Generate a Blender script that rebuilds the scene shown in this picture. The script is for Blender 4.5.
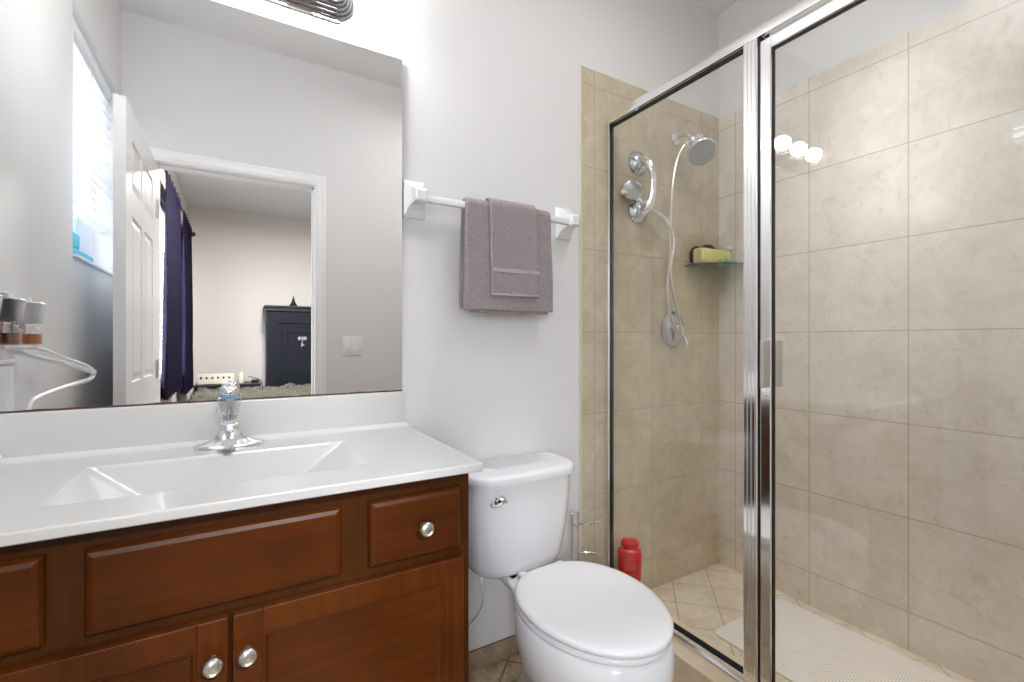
import bpy, bmesh, math, random
from mathutils import Vector, Matrix, noise
random.seed(7)
SC = bpy.context.scene
COL = SC.collection
PI = math.pi
for o in list(bpy.data.objects): bpy.data.objects.remove(o)

# ------------------------------------------------------------------ camera, world, exposure
cam_d = bpy.data.cameras.new('camera'); cam = bpy.data.objects.new('camera', cam_d); COL.objects.link(cam)
cam_d.sensor_width = 36.0; cam_d.lens = 465/1024*36; cam_d.clip_start = 0.01; cam_d.clip_end = 60
cam.location = (0, 0, 1.14); cam.rotation_euler = (PI/2, 0, -math.radians(30.5))
SC.camera = cam
W = bpy.data.worlds.new('world'); SC.world = W; W.use_nodes = True
W.node_tree.nodes['Background'].inputs[0].default_value = (0.86, 0.93, 1.0, 1)
W.node_tree.nodes['Background'].inputs[1].default_value = 0.85
VS = SC.view_settings
SC.display_settings.display_device = 'sRGB'
VS.view_transform = 'Standard'; VS.look = 'None'; VS.exposure = 0.38; VS.gamma = 1.0; VS.use_curve_mapping = False
try:
    SC.cycles.max_bounces = 14; SC.cycles.diffuse_bounces = 8; SC.cycles.glossy_bounces = 8
    SC.cycles.transmission_bounces = 10; SC.cycles.transparent_max_bounces = 16
    SC.cycles.caustics_reflective = False; SC.cycles.caustics_refractive = False
    SC.cycles.sample_clamp_indirect = 6.0
except Exception: pass

def area(name, loc, size, power, rot=(0, 0, 0), color=(1, 1, 1), sy=None):
    d = bpy.data.lights.new(name, 'AREA'); d.energy = power; d.color = color
    d.shape = 'RECTANGLE'; d.size = size; d.size_y = sy or size
    o = bpy.data.objects.new(name, d); COL.objects.link(o); o.location = loc; o.rotation_euler = rot
    return o
# daylight pouring through the two windows (skylight at the openings, outside the panes)
area('daylight_bathroom_window', (-0.72, 0.42, 1.88), 0.66, 6, (0, -PI/2, 0), (0.94, 0.97, 1.0), 0.86)
area('daylight_bedroom_window', (-0.80, -1.9, 1.6), 2.3, 390, (0, -PI/2, 0), (0.92, 0.96, 1.0), 1.4)
# fill lights added to brighten both rooms (glowing bowls for them are built below)
def lamp(name, loc, power, r, color, spread=180):
    d = bpy.data.lights.new(name, 'AREA'); d.shape = 'DISK'; d.size = 2*r; d.energy = power; d.color = color; d.spread = math.radians(spread)
    o = bpy.data.objects.new(name, d); COL.objects.link(o); o.location = loc
CEIL = 2.754
lamp('bathroom_fill_light', (1.12, 0.62, CEIL-0.125), 4.6, 0.19, (0.985, 0.99, 1.0))  # added fill from above, unseen in the mirror
lamp('shower_fill_light', (1.70, 0.75, CEIL-0.03), 2.6, 0.09, (1.0, 0.995, 0.99), 64)  # added to brighten the shower floor, no known lamp here
lamp('bedroom_fill_light', (0.35, -1.75, CEIL-0.135), 95, 0.18, (1.0, 0.99, 0.98))  # added to send light through the doorway onto vanity and toilet

# ------------------------------------------------------------------ materials
def srgb(r, g, b):
    f = lambda c: (c/255/12.92) if c/255 <= 0.04045 else ((c/255+0.055)/1.055)**2.4
    return (f(r), f(g), f(b), 1)
MATS = {}
def mat(name, color, rough=0.5, metal=0.0, bump=0.0, bscale=60, var=0.0, vscale=6, coat=0.0, emit=None, estr=0, alpha=None, spec=0.5, sheen=0.0, trans=0.0):
    m = bpy.data.materials.new(name); m.use_nodes = True; nt = m.node_tree; N = nt.nodes; L = nt.links
    b = N['Principled BSDF']
    b.inputs['Base Color'].default_value = color; b.inputs['Roughness'].default_value = rough
    b.inputs['Metallic'].default_value = metal; b.inputs['Coat Weight'].default_value = coat
    b.inputs['Specular IOR Level'].default_value = spec; b.inputs['Sheen Weight'].default_value = sheen
    b.inputs['Transmission Weight'].default_value = trans
    if emit: b.inputs['Emission Color'].default_value = emit; b.inputs['Emission Strength'].default_value = estr
    tc = N.new('ShaderNodeTexCoord')
    if var:
        n = N.new('ShaderNodeTexNoise'); n.inputs['Scale'].default_value = vscale; n.inputs['Detail'].default_value = 4
        L.new(tc.outputs['Object'], n.inputs['Vector'])
        mx = N.new('ShaderNodeMix'); mx.data_type = 'RGBA'
        mx.inputs[6].default_value = tuple(c*(1-var) for c in color[:3])+(1,)
        mx.inputs[7].default_value = tuple(min(1, c*(1+var)) for c in color[:3])+(1,)
        L.new(n.outputs['Fac'], mx.inputs[0]); L.new(mx.outputs[2], b.inputs['Base Color'])
    if bump:
        n2 = N.new('ShaderNodeTexNoise'); n2.inputs['Scale'].default_value = bscale; n2.inputs['Detail'].default_value = 3
        L.new(tc.outputs['Object'], n2.inputs['Vector'])
        bp = N.new('ShaderNodeBump'); bp.inputs['Strength'].default_value = bump; bp.inputs['Distance'].default_value = 0.004
        L.new(n2.outputs['Fac'], bp.inputs['Height']); L.new(bp.outputs['Normal'], b.inputs['Normal'])
    MATS[name] = m
    return m

def glass_mat(name, tint, refl_rough=0.0, strength=1.0, ior=1.5):
    m = bpy.data.materials.new(name); m.use_nodes = True; nt = m.node_tree; N = nt.nodes; L = nt.links
    for n in list(N): N.remove(n)
    out = N.new('ShaderNodeOutputMaterial'); tr = N.new('ShaderNodeBsdfTransparent'); gl = N.new('ShaderNodeBsdfGlossy')
    tr.inputs[0].default_value = tint; gl.inputs['Roughness'].default_value = refl_rough; gl.inputs[0].default_value = (1, 1, 1, 1)
    # Schlick reflectance from the angle between the surface and the view, the same on both faces of the pane
    ge = N.new('ShaderNodeNewGeometry'); dt = N.new('ShaderNodeVectorMath'); dt.operation = 'DOT_PRODUCT'
    L.new(ge.outputs['Normal'], dt.inputs[0]); L.new(ge.outputs['Incoming'], dt.inputs[1])
    def mth(op, a, b_=None):
        n = N.new('ShaderNodeMath'); n.operation = op
        for i, v in enumerate((a, b_)):
            if v is None: continue
            if isinstance(v, (int, float)): n.inputs[i].default_value = v
            else: L.new(v, n.inputs[i])
        return n.outputs[0]
    f0 = ((ior-1)/(ior+1))**2
    om = mth('SUBTRACT', 1.0, mth('ABSOLUTE', dt.outputs['Value']))
    fr = mth('ADD', mth('MULTIPLY', mth('POWER', om, 5.0), 1-f0), f0)
    mu = mth('MINIMUM', mth('MULTIPLY', fr, strength), 1.0)
    mx = N.new('ShaderNodeMixShader'); L.new(mu, mx.inputs[0])
    L.new(tr.outputs[0], mx.inputs[1]); L.new(gl.outputs[0], mx.inputs[2]); L.new(mx.outputs[0], out.inputs[0])
    MATS[name] = m; return m

def tile_mat(name, axes, size, off, c1, c2, grout, mortar=0.0022, rot=0.0, rough=0.28, gbump=0.25, vein=0.42, vs=8.0):
    """square tiles laid in object (= room) coordinates; axes picks the two room axes of the plane"""
    m = bpy.data.materials.new(name); m.use_nodes = True; nt = m.node_tree; N = nt.nodes; L = nt.links
    b = N['Principled BSDF']; b.inputs['Roughness'].default_value = rough
    tc = N.new('ShaderNodeTexCoord'); sep = N.new('ShaderNodeSeparateXYZ'); L.new(tc.outputs['Object'], sep.inputs[0])
    comb = N.new('ShaderNodeCombineXYZ'); L.new(sep.outputs[axes[0]], comb.inputs[0]); L.new(sep.outputs[axes[1]], comb.inputs[1])
    r = N.new('ShaderNodeVectorRotate'); r.rotation_type = 'Z_AXIS'; r.inputs['Angle'].default_value = rot
    L.new(comb.outputs[0], r.inputs['Vector'])
    ad = N.new('ShaderNodeVectorMath'); ad.operation = 'ADD'; ad.inputs[1].default_value = (-off[0]+size*20, -off[1]+size*20, 0)
    L.new(r.outputs[0], ad.inputs[0])
    br = N.new('ShaderNodeTexBrick'); br.offset = 0.0; br.squash = 1.0
    br.inputs['Scale'].default_value = 1.0; br.inputs['Brick Width'].default_value = size; br.inputs['Row Height'].default_value = size
    br.inputs['Mortar Size'].default_value = mortar; br.inputs['Mortar Smooth'].default_value = 0.3; br.inputs['Bias'].default_value = 0.0
    br.inputs['Color1'].default_value = (0.47, 0.47, 0.47, 1); br.inputs['Color2'].default_value = (0.53, 0.53, 0.53, 1); br.inputs['Mortar'].default_value = (0.5, 0.5, 0.5, 1)
    L.new(ad.outputs[0], br.inputs['Vector'])
    n1 = N.new('ShaderNodeTexNoise'); n1.inputs['Scale'].default_value = vs; n1.inputs['Detail'].default_value = 9; n1.inputs['Roughness'].default_value = 0.68; n1.inputs['Distortion'].default_value = 0.6
    n2 = N.new('ShaderNodeTexNoise'); n2.inputs['Scale'].default_value = 21; n2.inputs['Detail'].default_value = 10; n2.inputs['Roughness'].default_value = 0.7; n2.inputs['Distortion'].default_value = 1.5
    L.new(tc.outputs['Object'], n1.inputs['Vector']); L.new(tc.outputs['Object'], n2.inputs['Vector'])
    rp = N.new('ShaderNodeValToRGB'); rp.color_ramp.elements[0].position = 0.34; rp.color_ramp.elements[1].position = 0.68
    rp.color_ramp.elements[0].color = c1; rp.color_ramp.elements[1].color = c2
    L.new(n1.outputs['Fac'], rp.inputs[0])
    rp2 = N.new('ShaderNodeValToRGB'); e = rp2.color_ramp.elements; e[0].position = 0.33; e[1].position = 0.47
    e[0].color = (0.80-0.18*vein, 0.73-0.2*vein, 0.62-0.2*vein, 1); e[1].color = (1, 1, 1, 1); L.new(n2.outputs['Fac'], rp2.inputs[0])
    m1 = N.new('ShaderNodeMix'); m1.data_type = 'RGBA'; m1.blend_type = 'MULTIPLY'; m1.inputs[0].default_value = vein
    L.new(rp.outputs[0], m1.inputs[6]); L.new(rp2.outputs[0], m1.inputs[7])
    m2 = N.new('ShaderNodeMix'); m2.data_type = 'RGBA'; m2.blend_type = 'OVERLAY'; m2.inputs[0].default_value = 0.45
    L.new(m1.outputs[2], m2.inputs[6]); L.new(br.outputs['Color'], m2.inputs[7])
    m3 = N.new('ShaderNodeMix'); m3.data_type = 'RGBA'; m3.inputs[7].default_value = grout
    L.new(br.outputs['Fac'], m3.inputs[0]); L.new(m2.outputs[2], m3.inputs[6]); L.new(m3.outputs[2], b.inputs['Base Color'])
    bp = N.new('ShaderNodeBump'); bp.invert = True; bp.inputs['Strength'].default_value = gbump; bp.inputs['Distance'].default_value = 0.002
    L.new(br.outputs['Fac'], bp.inputs['Height']); L.new(bp.outputs['Normal'], b.inputs['Normal'])
    MATS[name] = m; return m

def wood_mat(name, c1, c2, axis, rough=0.33):
    m = bpy.data.materials.new(name); m.use_nodes = True; nt = m.node_tree; N = nt.nodes; L = nt.links
    b = N['Principled BSDF']; b.inputs['Roughness'].default_value = rough; b.inputs['Coat Weight'].default_value = 0.04; b.inputs['Specular IOR Level'].default_value = 0.22; b.inputs['Coat Roughness'].default_value = 0.25
    tc = N.new('ShaderNodeTexCoord'); mp = N.new('ShaderNodeMapping')
    mp.inputs['Scale'].default_value = (2.5, 30, 30) if axis == 'x' else (30, 30, 2.5)
    L.new(tc.outputs['Object'], mp.inputs[0])
    n = N.new('ShaderNodeTexNoise'); n.inputs['Scale'].default_value = 1.4; n.inputs['Detail'].default_value = 6; n.inputs['Roughness'].default_value = 0.6; n.inputs['Distortion'].default_value = 0.7
    L.new(mp.outputs[0], n.inputs['Vector'])
    n2 = N.new('ShaderNodeTexNoise'); n2.inputs['Scale'].default_value = 5; n2.inputs['Detail'].default_value = 3; L.new(tc.outputs['Object'], n2.inputs['Vector'])
    av = N.new('ShaderNodeMath'); av.operation = 'ADD'; L.new(n.outputs['Fac'], av.inputs[0]); L.new(n2.outputs['Fac'], av.inputs[1])
    hf = N.new('ShaderNodeMath'); hf.operation = 'MULTIPLY'; hf.inputs[1].default_value = 0.5; L.new(av.outputs[0], hf.inputs[0])
    rp = N.new('ShaderNodeValToRGB'); rp.color_ramp.elements[0].position = 0.33; rp.color_ramp.elements[1].position = 0.66
    rp.color_ramp.elements[0].color = c1; rp.color_ramp.elements[1].color = c2
    L.new(hf.outputs[0], rp.inputs[0]); L.new(rp.outputs[0], b.inputs['Base Color'])
    MATS[name] = m; return m

mat('wall_paint', srgb(224, 223, 223), 0.55, bump=0.08, bscale=90)
mat('ceiling_paint', srgb(228, 228, 228), 0.7, bump=0.15, bscale=70)
mat('trim_paint', srgb(238, 238, 239), 0.3)
mat('bedroom_paint', srgb(209, 203, 197), 0.7)
mat('porcelain', srgb(238, 238, 240), 0.12, coat=0.5)
mat('white_plastic', srgb(236, 236, 238), 0.25)
mat('cultured_marble', srgb(202, 202, 202), 0.22, coat=0.15)
mat('chrome', (0.86, 0.87, 0.89, 1), 0.07, 1.0)
mat('dark_chrome', (0.60, 0.62, 0.66, 1), 0.10, 1.0)
mat('satin_nickel', (0.66, 0.64, 0.60, 1), 0.28, 1.0)
mat('polished_aluminium', (0.90, 0.90, 0.90, 1), 0.13, 1.0, var=0.05, vscale=20)
mat('black_gasket', srgb(14, 14, 15), 0.5)
mat('terry_cloth', srgb(162, 149, 151), 0.95, bump=1.0, bscale=420, var=0.38, vscale=130, sheen=0.3, spec=0.1)
mat('towel_band', srgb(182, 166, 171), 0.8, bump=0.4, bscale=500, sheen=0.2, spec=0.1)
mat('red_plastic', srgb(215, 12, 14), 0.28, coat=0.3)
mat('pink_print', srgb(214, 82, 80), 0.5)
mat('silver_print', srgb(196, 178, 170), 0.35, 0.4)
mat('sponge_yellow', srgb(214, 202, 140), 0.9, bump=0.9, bscale=160, var=0.12, vscale=60)
mat('reflection_green', srgb(150, 176, 130), 0.9, bump=0.9, bscale=220)  # green shelf reflection as a painted colour
mat('dark_scrubber', srgb(46, 32, 26), 0.9, bump=1.0, bscale=260)
mat('soap_white', srgb(232, 228, 218), 0.4)
mat('rubber_mat', srgb(222, 215, 208), 0.5, bump=0.3, bscale=240)
mat('dark_navy_wood', srgb(17, 19, 29), 0.6, spec=0.25, var=0.3, vscale=4)
mat('curtain_fabric', srgb(19, 14, 33), 0.95, spec=0.1, bump=0.4, bscale=200, var=0.25, vscale=7)
mat('bedroom_blind', srgb(236, 238, 242), 0.5)
mat('blind_vinyl', srgb(240, 241, 243), 0.45)
mat('carpet', srgb(150, 140, 128), 0.95, bump=1.0, bscale=300)
mat('throw_fur', srgb(72, 69, 58), 0.95, var=0.55, vscale=22, bump=1.0, bscale=80)
mat('mattress_white', srgb(205, 203, 198), 0.9)
mat('black_plastic', srgb(22, 22, 26), 0.4)
mat('cream_plastic', srgb(226, 219, 200), 0.4)
mat('teal_plastic', srgb(30, 190, 214), 0.4)
mat('pale_pack', srgb(222, 226, 238), 0.4)
mat('orange_oil', srgb(236, 130, 40), 0.15, coat=0.3)
mat('paper_white', srgb(232, 230, 225), 0.6)
mat('silver_metal', (0.5, 0.5, 0.56, 1), 0.35, 1.0)
mat('mirror_edge', srgb(84, 56, 34), 0.6, var=0.5, vscale=60)
mat('cap_blue', srgb(120, 160, 205), 0.15, coat=0.5)
mat('hose_grey', (0.70, 0.68, 0.64, 1), 0.3, 0.85)
mat('braided_white', srgb(225, 225, 225), 0.45)
mat('bulb_glow', (1, 1, 1, 1), 0.3, emit=(0.985, 0.99, 1.0, 1), estr=78)
mat('bulb_dead', (0.75, 0.75, 0.75, 1), 0.15)
mat('fill_bowl', (1, 1, 1, 1), 0.4, emit=(1, 0.99, 0.98, 1), estr=1.6)  # glow of the added bathroom and shower fill lamps
mat('fill_bowl_bright', (1, 1, 1, 1), 0.4, emit=(1, 0.985, 0.965, 1), estr=20.0)  # stronger glow of the added bedroom fill lamp
mat('grey_plastic', srgb(176, 176, 176), 0.4)
mat('marble_curb', srgb(222, 204, 178), 0.3, var=0.22, vscale=14)
mat('bullnose', srgb(216, 204, 186), 0.3, var=0.06, vscale=20)
glass_mat('clear_glass', (0.985, 0.99, 0.985, 1), 0.0, 1.0, 1.52)
glass_mat('shelf_glass', (0.62, 0.80, 0.74, 1), 0.02, 1.5, 1.5)
glass_mat('window_glass', (0.95, 0.97, 1.0, 1), 0.05)
glass_mat('acrylic', (0.93, 0.94, 0.95, 1), 0.04, 2.6, 1.5)
# mirror silvering
m = bpy.data.materials.new('mirror_silver'); m.use_nodes = True
b = m.node_tree.nodes['Principled BSDF']; b.inputs['Base Color'].default_value = (0.93, 0.935, 0.93, 1); b.inputs['Metallic'].default_value = 1; b.inputs['Roughness'].default_value = 0.0
MATS['mirror_silver'] = m
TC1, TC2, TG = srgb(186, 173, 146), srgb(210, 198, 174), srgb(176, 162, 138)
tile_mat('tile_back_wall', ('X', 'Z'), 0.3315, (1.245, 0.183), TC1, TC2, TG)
tile_mat('tile_right_wall_lit', ('Y', 'Z'), 0.3315, (0.0415, 0.183), srgb(219, 209, 196), srgb(235, 227, 217), srgb(190, 178, 163))  # same tile as the back wall, its brighter light put into the colour
tile_mat('tile_shower_floor', ('X', 'Y'), 0.165, (2.06, -0.177), srgb(196, 182, 160), srgb(226, 215, 197), srgb(150, 138, 120), 0.002, rot=-PI/4)
tile_mat('tile_room_floor', ('X', 'Y'), 0.33, (0.28, 0.10), srgb(120, 98, 74), srgb(206, 188, 160), srgb(120, 104, 86), 0.004, rot=-PI/4, rough=0.35, vein=0.9, vs=9)
tile_mat('tile_baseboard', ('X', 'Z'), 0.33, (0.55, -0.26), srgb(134, 114, 92), srgb(182, 163, 138), srgb(110, 96, 80), 0.003, rough=0.35, vein=0.8)
wood_mat('cherry_wood', srgb(64, 27, 0), srgb(96, 48, 9), 'x')
wood_mat('cherry_wood_upright', srgb(62, 26, 0), srgb(94, 46, 9), 'z')
wood_mat('cherry_panel', srgb(60, 25, 0), srgb(88, 42, 6), 'x')
wood_mat('cherry_frame', srgb(54, 25, 2), srgb(78, 41, 10), 'z')

# ------------------------------------------------------------------ mesh builder
class MB:
    def __init__(s): s.bm = bmesh.new()
    def box(s, x0, x1, y0, y1, z0, z1, bev=0.0, seg=2, rot=None, piv=None):
        r = bmesh.ops.create_cube(s.bm, size=1.0)['verts']
        for v in r: v.co = Vector(((x0+x1)/2+v.co.x*(x1-x0), (y0+y1)/2+v.co.y*(y1-y0), (z0+z1)/2+v.co.z*(z1-z0)))
        if bev:
            es = list({e for v in r for e in v.link_edges})
            q = bmesh.ops.bevel(s.bm, geom=es, offset=bev, segments=seg, affect='EDGES', profile=0.5)
            r = list({v for f in q['faces'] for v in f.verts} | {v for v in r if v.is_valid})
        if rot is not None:
            piv = Vector(piv)
            for v in r: v.co = piv + rot @ (v.co-piv)
        return s
    def loft(s, rings, cap=True, closed=True):
        R = [[s.bm.verts.new(p) for p in ring] for ring in rings]
        n = len(R[0])
        for a, b_ in zip(R, R[1:]):
            for i in range(n if closed else n-1):
                j = (i+1) % n
                try: s.bm.faces.new((a[i], a[j], b_[j], b_[i]))
                except ValueError: pass
        if cap and closed:
            for ring, fl in ((R[0], True), (R[-1], False)):
                try: s.bm.faces.new(list(reversed(ring)) if fl else ring)
                except ValueError: pass
        return s
    def lathe(s, prof, c, ax=(0, 0, 1), n=32, cap=True):
        ax = Vector(ax).normalized(); q = Vector((0, 0, 1)).rotation_difference(ax); c = Vector(c)
        return s.loft([[c + q @ Vector((max(r, 1e-5)*math.cos(2*PI*i/n), max(r, 1e-5)*math.sin(2*PI*i/n), h)) for i in range(n)] for r, h in prof], cap)
    def tube(s, pts, r, n=10, smooth=True, cap=True, flat=1.0):
        P = [Vector(p) for p in pts]
        if smooth and len(P) > 2:
            Q = []
            for i in range(len(P)-1):
                p0 = P[max(i-1, 0)]; p1 = P[i]; p2 = P[i+1]; p3 = P[min(i+2, len(P)-1)]
                for k in range(8):
                    t = k/8
                    Q.append(0.5*((2*p1)+(-p0+p2)*t+(2*p0-5*p1+4*p2-p3)*t*t+(-p0+3*p1-3*p2+p3)*t**3))
            Q.append(P[-1]); rr = r if not isinstance(r, (list, tuple)) else [r[min(int(i/8), len(r)-2)]*(1-(i/8-int(i/8)))+r[min(int(i/8)+1, len(r)-1)]*(i/8-int(i/8)) for i in range(len(Q))]
            P = Q
        else: rr = r
        if not isinstance(rr, (list, tuple)): rr = [rr]*len(P)
        rings = []; t0 = (P[1]-P[0]).normalized(); up = Vector((0, 0, 1)) if abs(t0.z) < 0.9 else Vector((0, 1, 0))
        nrm = t0.cross(up).normalized()
        for i, p in enumerate(P):
            t = (P[min(i+1, len(P)-1)]-P[max(i-1, 0)]).normalized()
            nrm = (nrm - t*nrm.dot(t)).normalized(); bn = t.cross(nrm)
            rings.append([p + (nrm*math.cos(2*PI*k/n)+bn*math.sin(2*PI*k/n)*flat)*rr[i] for k in range(n)])
        return s.loft(rings, cap)
    def sphere(s, c, r, sc=(1, 1, 1), n=24):
        q = bmesh.ops.create_uvsphere(s.bm, u_segments=n, v_segments=n//2, radius=r)['verts']
        for v in q: v.co = Vector((v.co.x*sc[0]+c[0], v.co.y*sc[1]+c[1], v.co.z*sc[2]+c[2]))
        return s

def ell(cx, cy, z, a, b_, n=40, p=2.0):
    return [(cx+a*math.copysign(abs(math.cos(t))**(2/p), math.cos(t)), cy+b_*math.copysign(abs(math.sin(t))**(2/p), math.sin(t)), z) for t in [2*PI*i/n for i in range(n)]]
ORG = {}
def origin_of(o): return ORG.get(o.name, Vector((0, 0, 0)))
def obj(name, mb, material, parent=None, smooth=35, org=None):
    me = bpy.data.meshes.new(name); bmesh.ops.recalc_face_normals(mb.bm, faces=mb.bm.faces)
    o0 = origin_of(parent) if parent else Vector(org or (0, 0, 0))
    if o0.length: bmesh.ops.translate(mb.bm, verts=mb.bm.verts, vec=-o0)
    mb.bm.to_mesh(me); mb.bm.free()
    o = bpy.data.objects.new(name, me); COL.objects.link(o)
    me.materials.append(MATS[material])
    if parent: o.parent = parent
    else: o.location = o0
    ORG[o.name] = o0
    if smooth:
        for p in me.polygons: p.use_smooth = True
        try: me.set_sharp_from_angle(angle=math.radians(smooth))
        except Exception: pass
    return o
def tag(o, label, cat, group=None):
    o['label'] = label; o['category'] = cat
    if group: o['group'] = group
    return o
def thing(name, label, cat, loc, group=None):
    o = bpy.data.objects.new(name, None); COL.objects.link(o); o.location = loc; ORG[o.name] = Vector(loc); o.empty_display_size = 0.05
    return tag(o, label, cat, group)
def struct(name, mb, material, parent=None, smooth=0):
    o = obj(name, mb, material, parent, smooth)
    if not parent: o['kind'] = 'structure'
    return o
def dup(root, delta, label, group=None):
    r = root.copy(); COL.objects.link(r); r.location = root.location + Vector(delta); r['label'] = label
    for ch in list(root.children):
        c = ch.copy(); COL.objects.link(c); c.parent = r
        for g in list(ch.children):
            d = g.copy(); COL.objects.link(d); d.parent = c
    return r

# ------------------------------------------------------------------ room shell
WY = 1.46; WL = -0.49; WR = 2.04; DY = -0.02; TY = 1.456; G = 1.32; TOPT = 2.238
B = MB().box(WL-0.14, WR+0.14, WY, WY+0.12, -0.08, CEIL+0.08); struct('wall_back', B, 'wall_paint')
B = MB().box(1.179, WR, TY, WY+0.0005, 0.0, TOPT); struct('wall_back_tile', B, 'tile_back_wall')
B = MB().box(1.169, 1.180, TY-0.002, WY, 0.0, TOPT, 0.003); struct('trim_1', B, 'bullnose')
B = MB().box(WR+0.004, WR+0.14, DY-0.12, WY, -0.08, CEIL+0.08); struct('wall_right', B, 'wall_paint')
B = MB().box(WR, WR+0.005, DY, WY, 0.0, TOPT-0.005); struct('wall_right_tile', B, 'tile_right_wall_lit')
# left wall with the window opening
wy0, wy1, wz0, wz1 = 0.05, 0.75, 1.43, 2.315
B = MB()
B.box(WL-0.14, WL, DY, wy0, -0.08, CEIL+0.08); B.box(WL-0.14, WL, wy1, WY, -0.08, CEIL+0.08)
B.box(WL-0.14, WL, wy0, wy1, -0.08, wz0); B.box(WL-0.14, WL, wy0, wy1, wz1, CEIL+0.08)
struct('wall_left', B, 'wall_paint')
# wall with the doorway (camera stands in it)
dx0, dx1, dz1 = -0.352, 0.385, 2.04
B = MB()
B.box(WL-0.14, dx0-0.012, DY-0.12, DY, -0.08, CEIL+0.08); B.box(dx1+0.012, WR+0.005, DY-0.12, DY, -0.08, CEIL+0.08)
B.box(dx0-0.012, dx1+0.012, DY-0.12, DY, dz1+0.012, CEIL+0.08)
struct('wall_door', B, 'wall_paint')
B = MB().box(WL, 1.24, DY-0.12, WY, -0.08, 0.0); struct('floor', B, 'tile_room_floor')
B = MB().box(1.24, WR, DY, WY, -0.08, 0.045); struct('floor_shower', B, 'tile_shower_floor')
B = MB().box(WL-0.14, WR+0.14, DY-0.12, WY+0.12, CEIL, CEIL+0.08); struct('ceiling', B, 'ceiling_paint')
B = MB().box(0.466, 1.169, WY-0.010, WY, 0.0, 0.068, 0.002); struct('baseboard_back', B, 'tile_baseboard')
B = MB().box(dx1+0.075, 1.237, DY, DY+0.010, 0.0, 0.068, 0.002); struct('baseboard_door', B, 'tile_baseboard')
B = MB().box(1.237, 1.395, DY, TY, 0.0, 0.115, 0.006); struct('trim_2', B, 'marble_curb')
# door lining and casing
B = MB()
B.box(dx0-0.012, dx0, DY-0.122, DY+0.002, 0, dz1); B.box(dx1, dx1+0.012, DY-0.122, DY+0.002, 0, dz1); B.box(dx0-0.012, dx1+0.012, DY-0.122, DY+0.002, dz1, dz1+0.012)
B.box(dx1-0.010, dx1, DY-0.075, DY-0.04, 0, dz1); B.box(dx0, dx1, DY-0.075, DY-0.04, dz1-0.010, dz1)
jamb = struct('trim_3', B, 'trim_paint')
B = MB()
pr = [(0.004, 0.0), (0.004, 0.010), (0.010, 0.012), (0.016, 0.010), (0.020, 0.013), (0.040, 0.015), (0.050, 0.010), (0.056, 0.011), (0.064, 0.006), (0.064, 0.0)]
B.loft([[(dx0-a, DY+h, 0.0) for a, h in pr], [(dx0-a, DY+h, dz1+a) for a, h in pr], [(dx1+a, DY+h, dz1+a) for a, h in pr], [(dx1+a, DY+h, 0.0) for a, h in pr]])
struct('trim_4', B, 'trim_paint')

# six panel door leaf, standing open along the left wall
DX0, DX1, DE = -0.386, -0.350, 0.735
door = bpy.data.objects.new('door_1', None); COL.objects.link(door); door.location = (DX1, 0.0, 0.01); ORG['door_1'] = Vector(door.location); door['kind'] = 'structure'
B = MB(); B.box(DX0+0.008, DX1-0.008, 0.004, DE-.004, 0.014, 2.022)
cols = ((0.115, 0.335), (0.40, 0.62)); rows = ((0.25, 0.84), (0.98, 1.62), (1.72, 1.91))
zs = [0.01, 0.25, 0.84, 0.98, 1.62, 1.72, 1.91, 2.026]
for (a, b_) in ((0, 0.115), (0.335, 0.40), (0.62, DE)):
    B.box(DX0, DX1, a, b_, 0.01, 2.026)
for (a, b_) in ((0.01, 0.25), (0.84, 0.98), (1.62, 1.72), (1.91, 2.026)):
    B.box(DX0+0.0002, DX1-0.0002, 0.001, DE-0.001, a+(.0005 if a < .1 else 0), b_-(.0005 if b_ > 2 else 0))
for (ya, yb) in cols:
    for (za, zb) in rows:
        for sx, xf in ((1, DX1), (-1, DX0)):
            g = 0.022
            B.loft([[(xf-sx*0.009, y, z) for y, z in ((ya+g*.4, za+g*.4), (yb-g*.4, za+g*.4), (yb-g*.4, zb-g*.4), (ya+g*.4, zb-g*.4))],
                    [(xf-sx*0.001, y, z) for y, z in ((ya+g*1.6, za+g*1.6), (yb-g*1.6, za+g*1.6), (yb-g*1.6, zb-g*1.6), (ya+g*1.6, zb-g*1.6))]])
obj('door_leaf', B, 'trim_paint', door, 0)
B = MB()
for sx, xf in ((1, DX1), (-1, DX0)):
    B.lathe([(0.030, 0), (0.030, 0.004), (0.012, 0.008), (0.011, 0.03), (0.022, 0.036), (0.027, 0.048), (0.022, 0.060), (0.006, 0.064)], (xf, DE-0.065, 0.87), (sx, 0, 0), 20)
obj('door_knob', B, 'satin_nickel', door)
B = MB()
for z in (0.25, 1.0, 1.8): B.box(DX1-0.002, DX1+0.001, -0.010, 0.03, z-0.045, z+0.045); B.tube([(DX1+0.003, -0.004, z-0.045), (DX1+0.003, -0.004, z+0.045)], 0.005, 8)
obj('hinge', B, 'satin_nickel', door)

# bathroom window: reveal is the wall thickness; frame, pane, sash bar
win = bpy.data.objects.new('window_1', None); COL.objects.link(win); win.location = (WL-0.10, (wy0+wy1)/2, wz0); ORG['window_1'] = Vector(win.location); win['kind'] = 'structure'
B = MB(); fx0, fx1 = WL-0.135, WL-0.095
B.box(fx0, fx1, wy0, wy0+0.035, wz0, wz1, .002, 1); B.box(fx0, fx1, wy1-0.035, wy1, wz0, wz1, .002, 1)
B.box(fx0, fx1, wy0, wy1, wz0, wz0+0.035, .002, 1); B.box(fx0, fx1, wy0, wy1, wz1-0.035, wz1, .002, 1); B.box(fx0, fx1, wy0, wy1, 1.86, 1.89, .002, 1)
obj('window_frame', B, 'trim_paint', win, 0)
B = MB().box(fx0+0.015, fx0+0.019, wy0+0.03, wy1-0.03, wz0+0.03, wz1-0.03); obj('pane', B, 'window_glass', win, 0)
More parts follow.
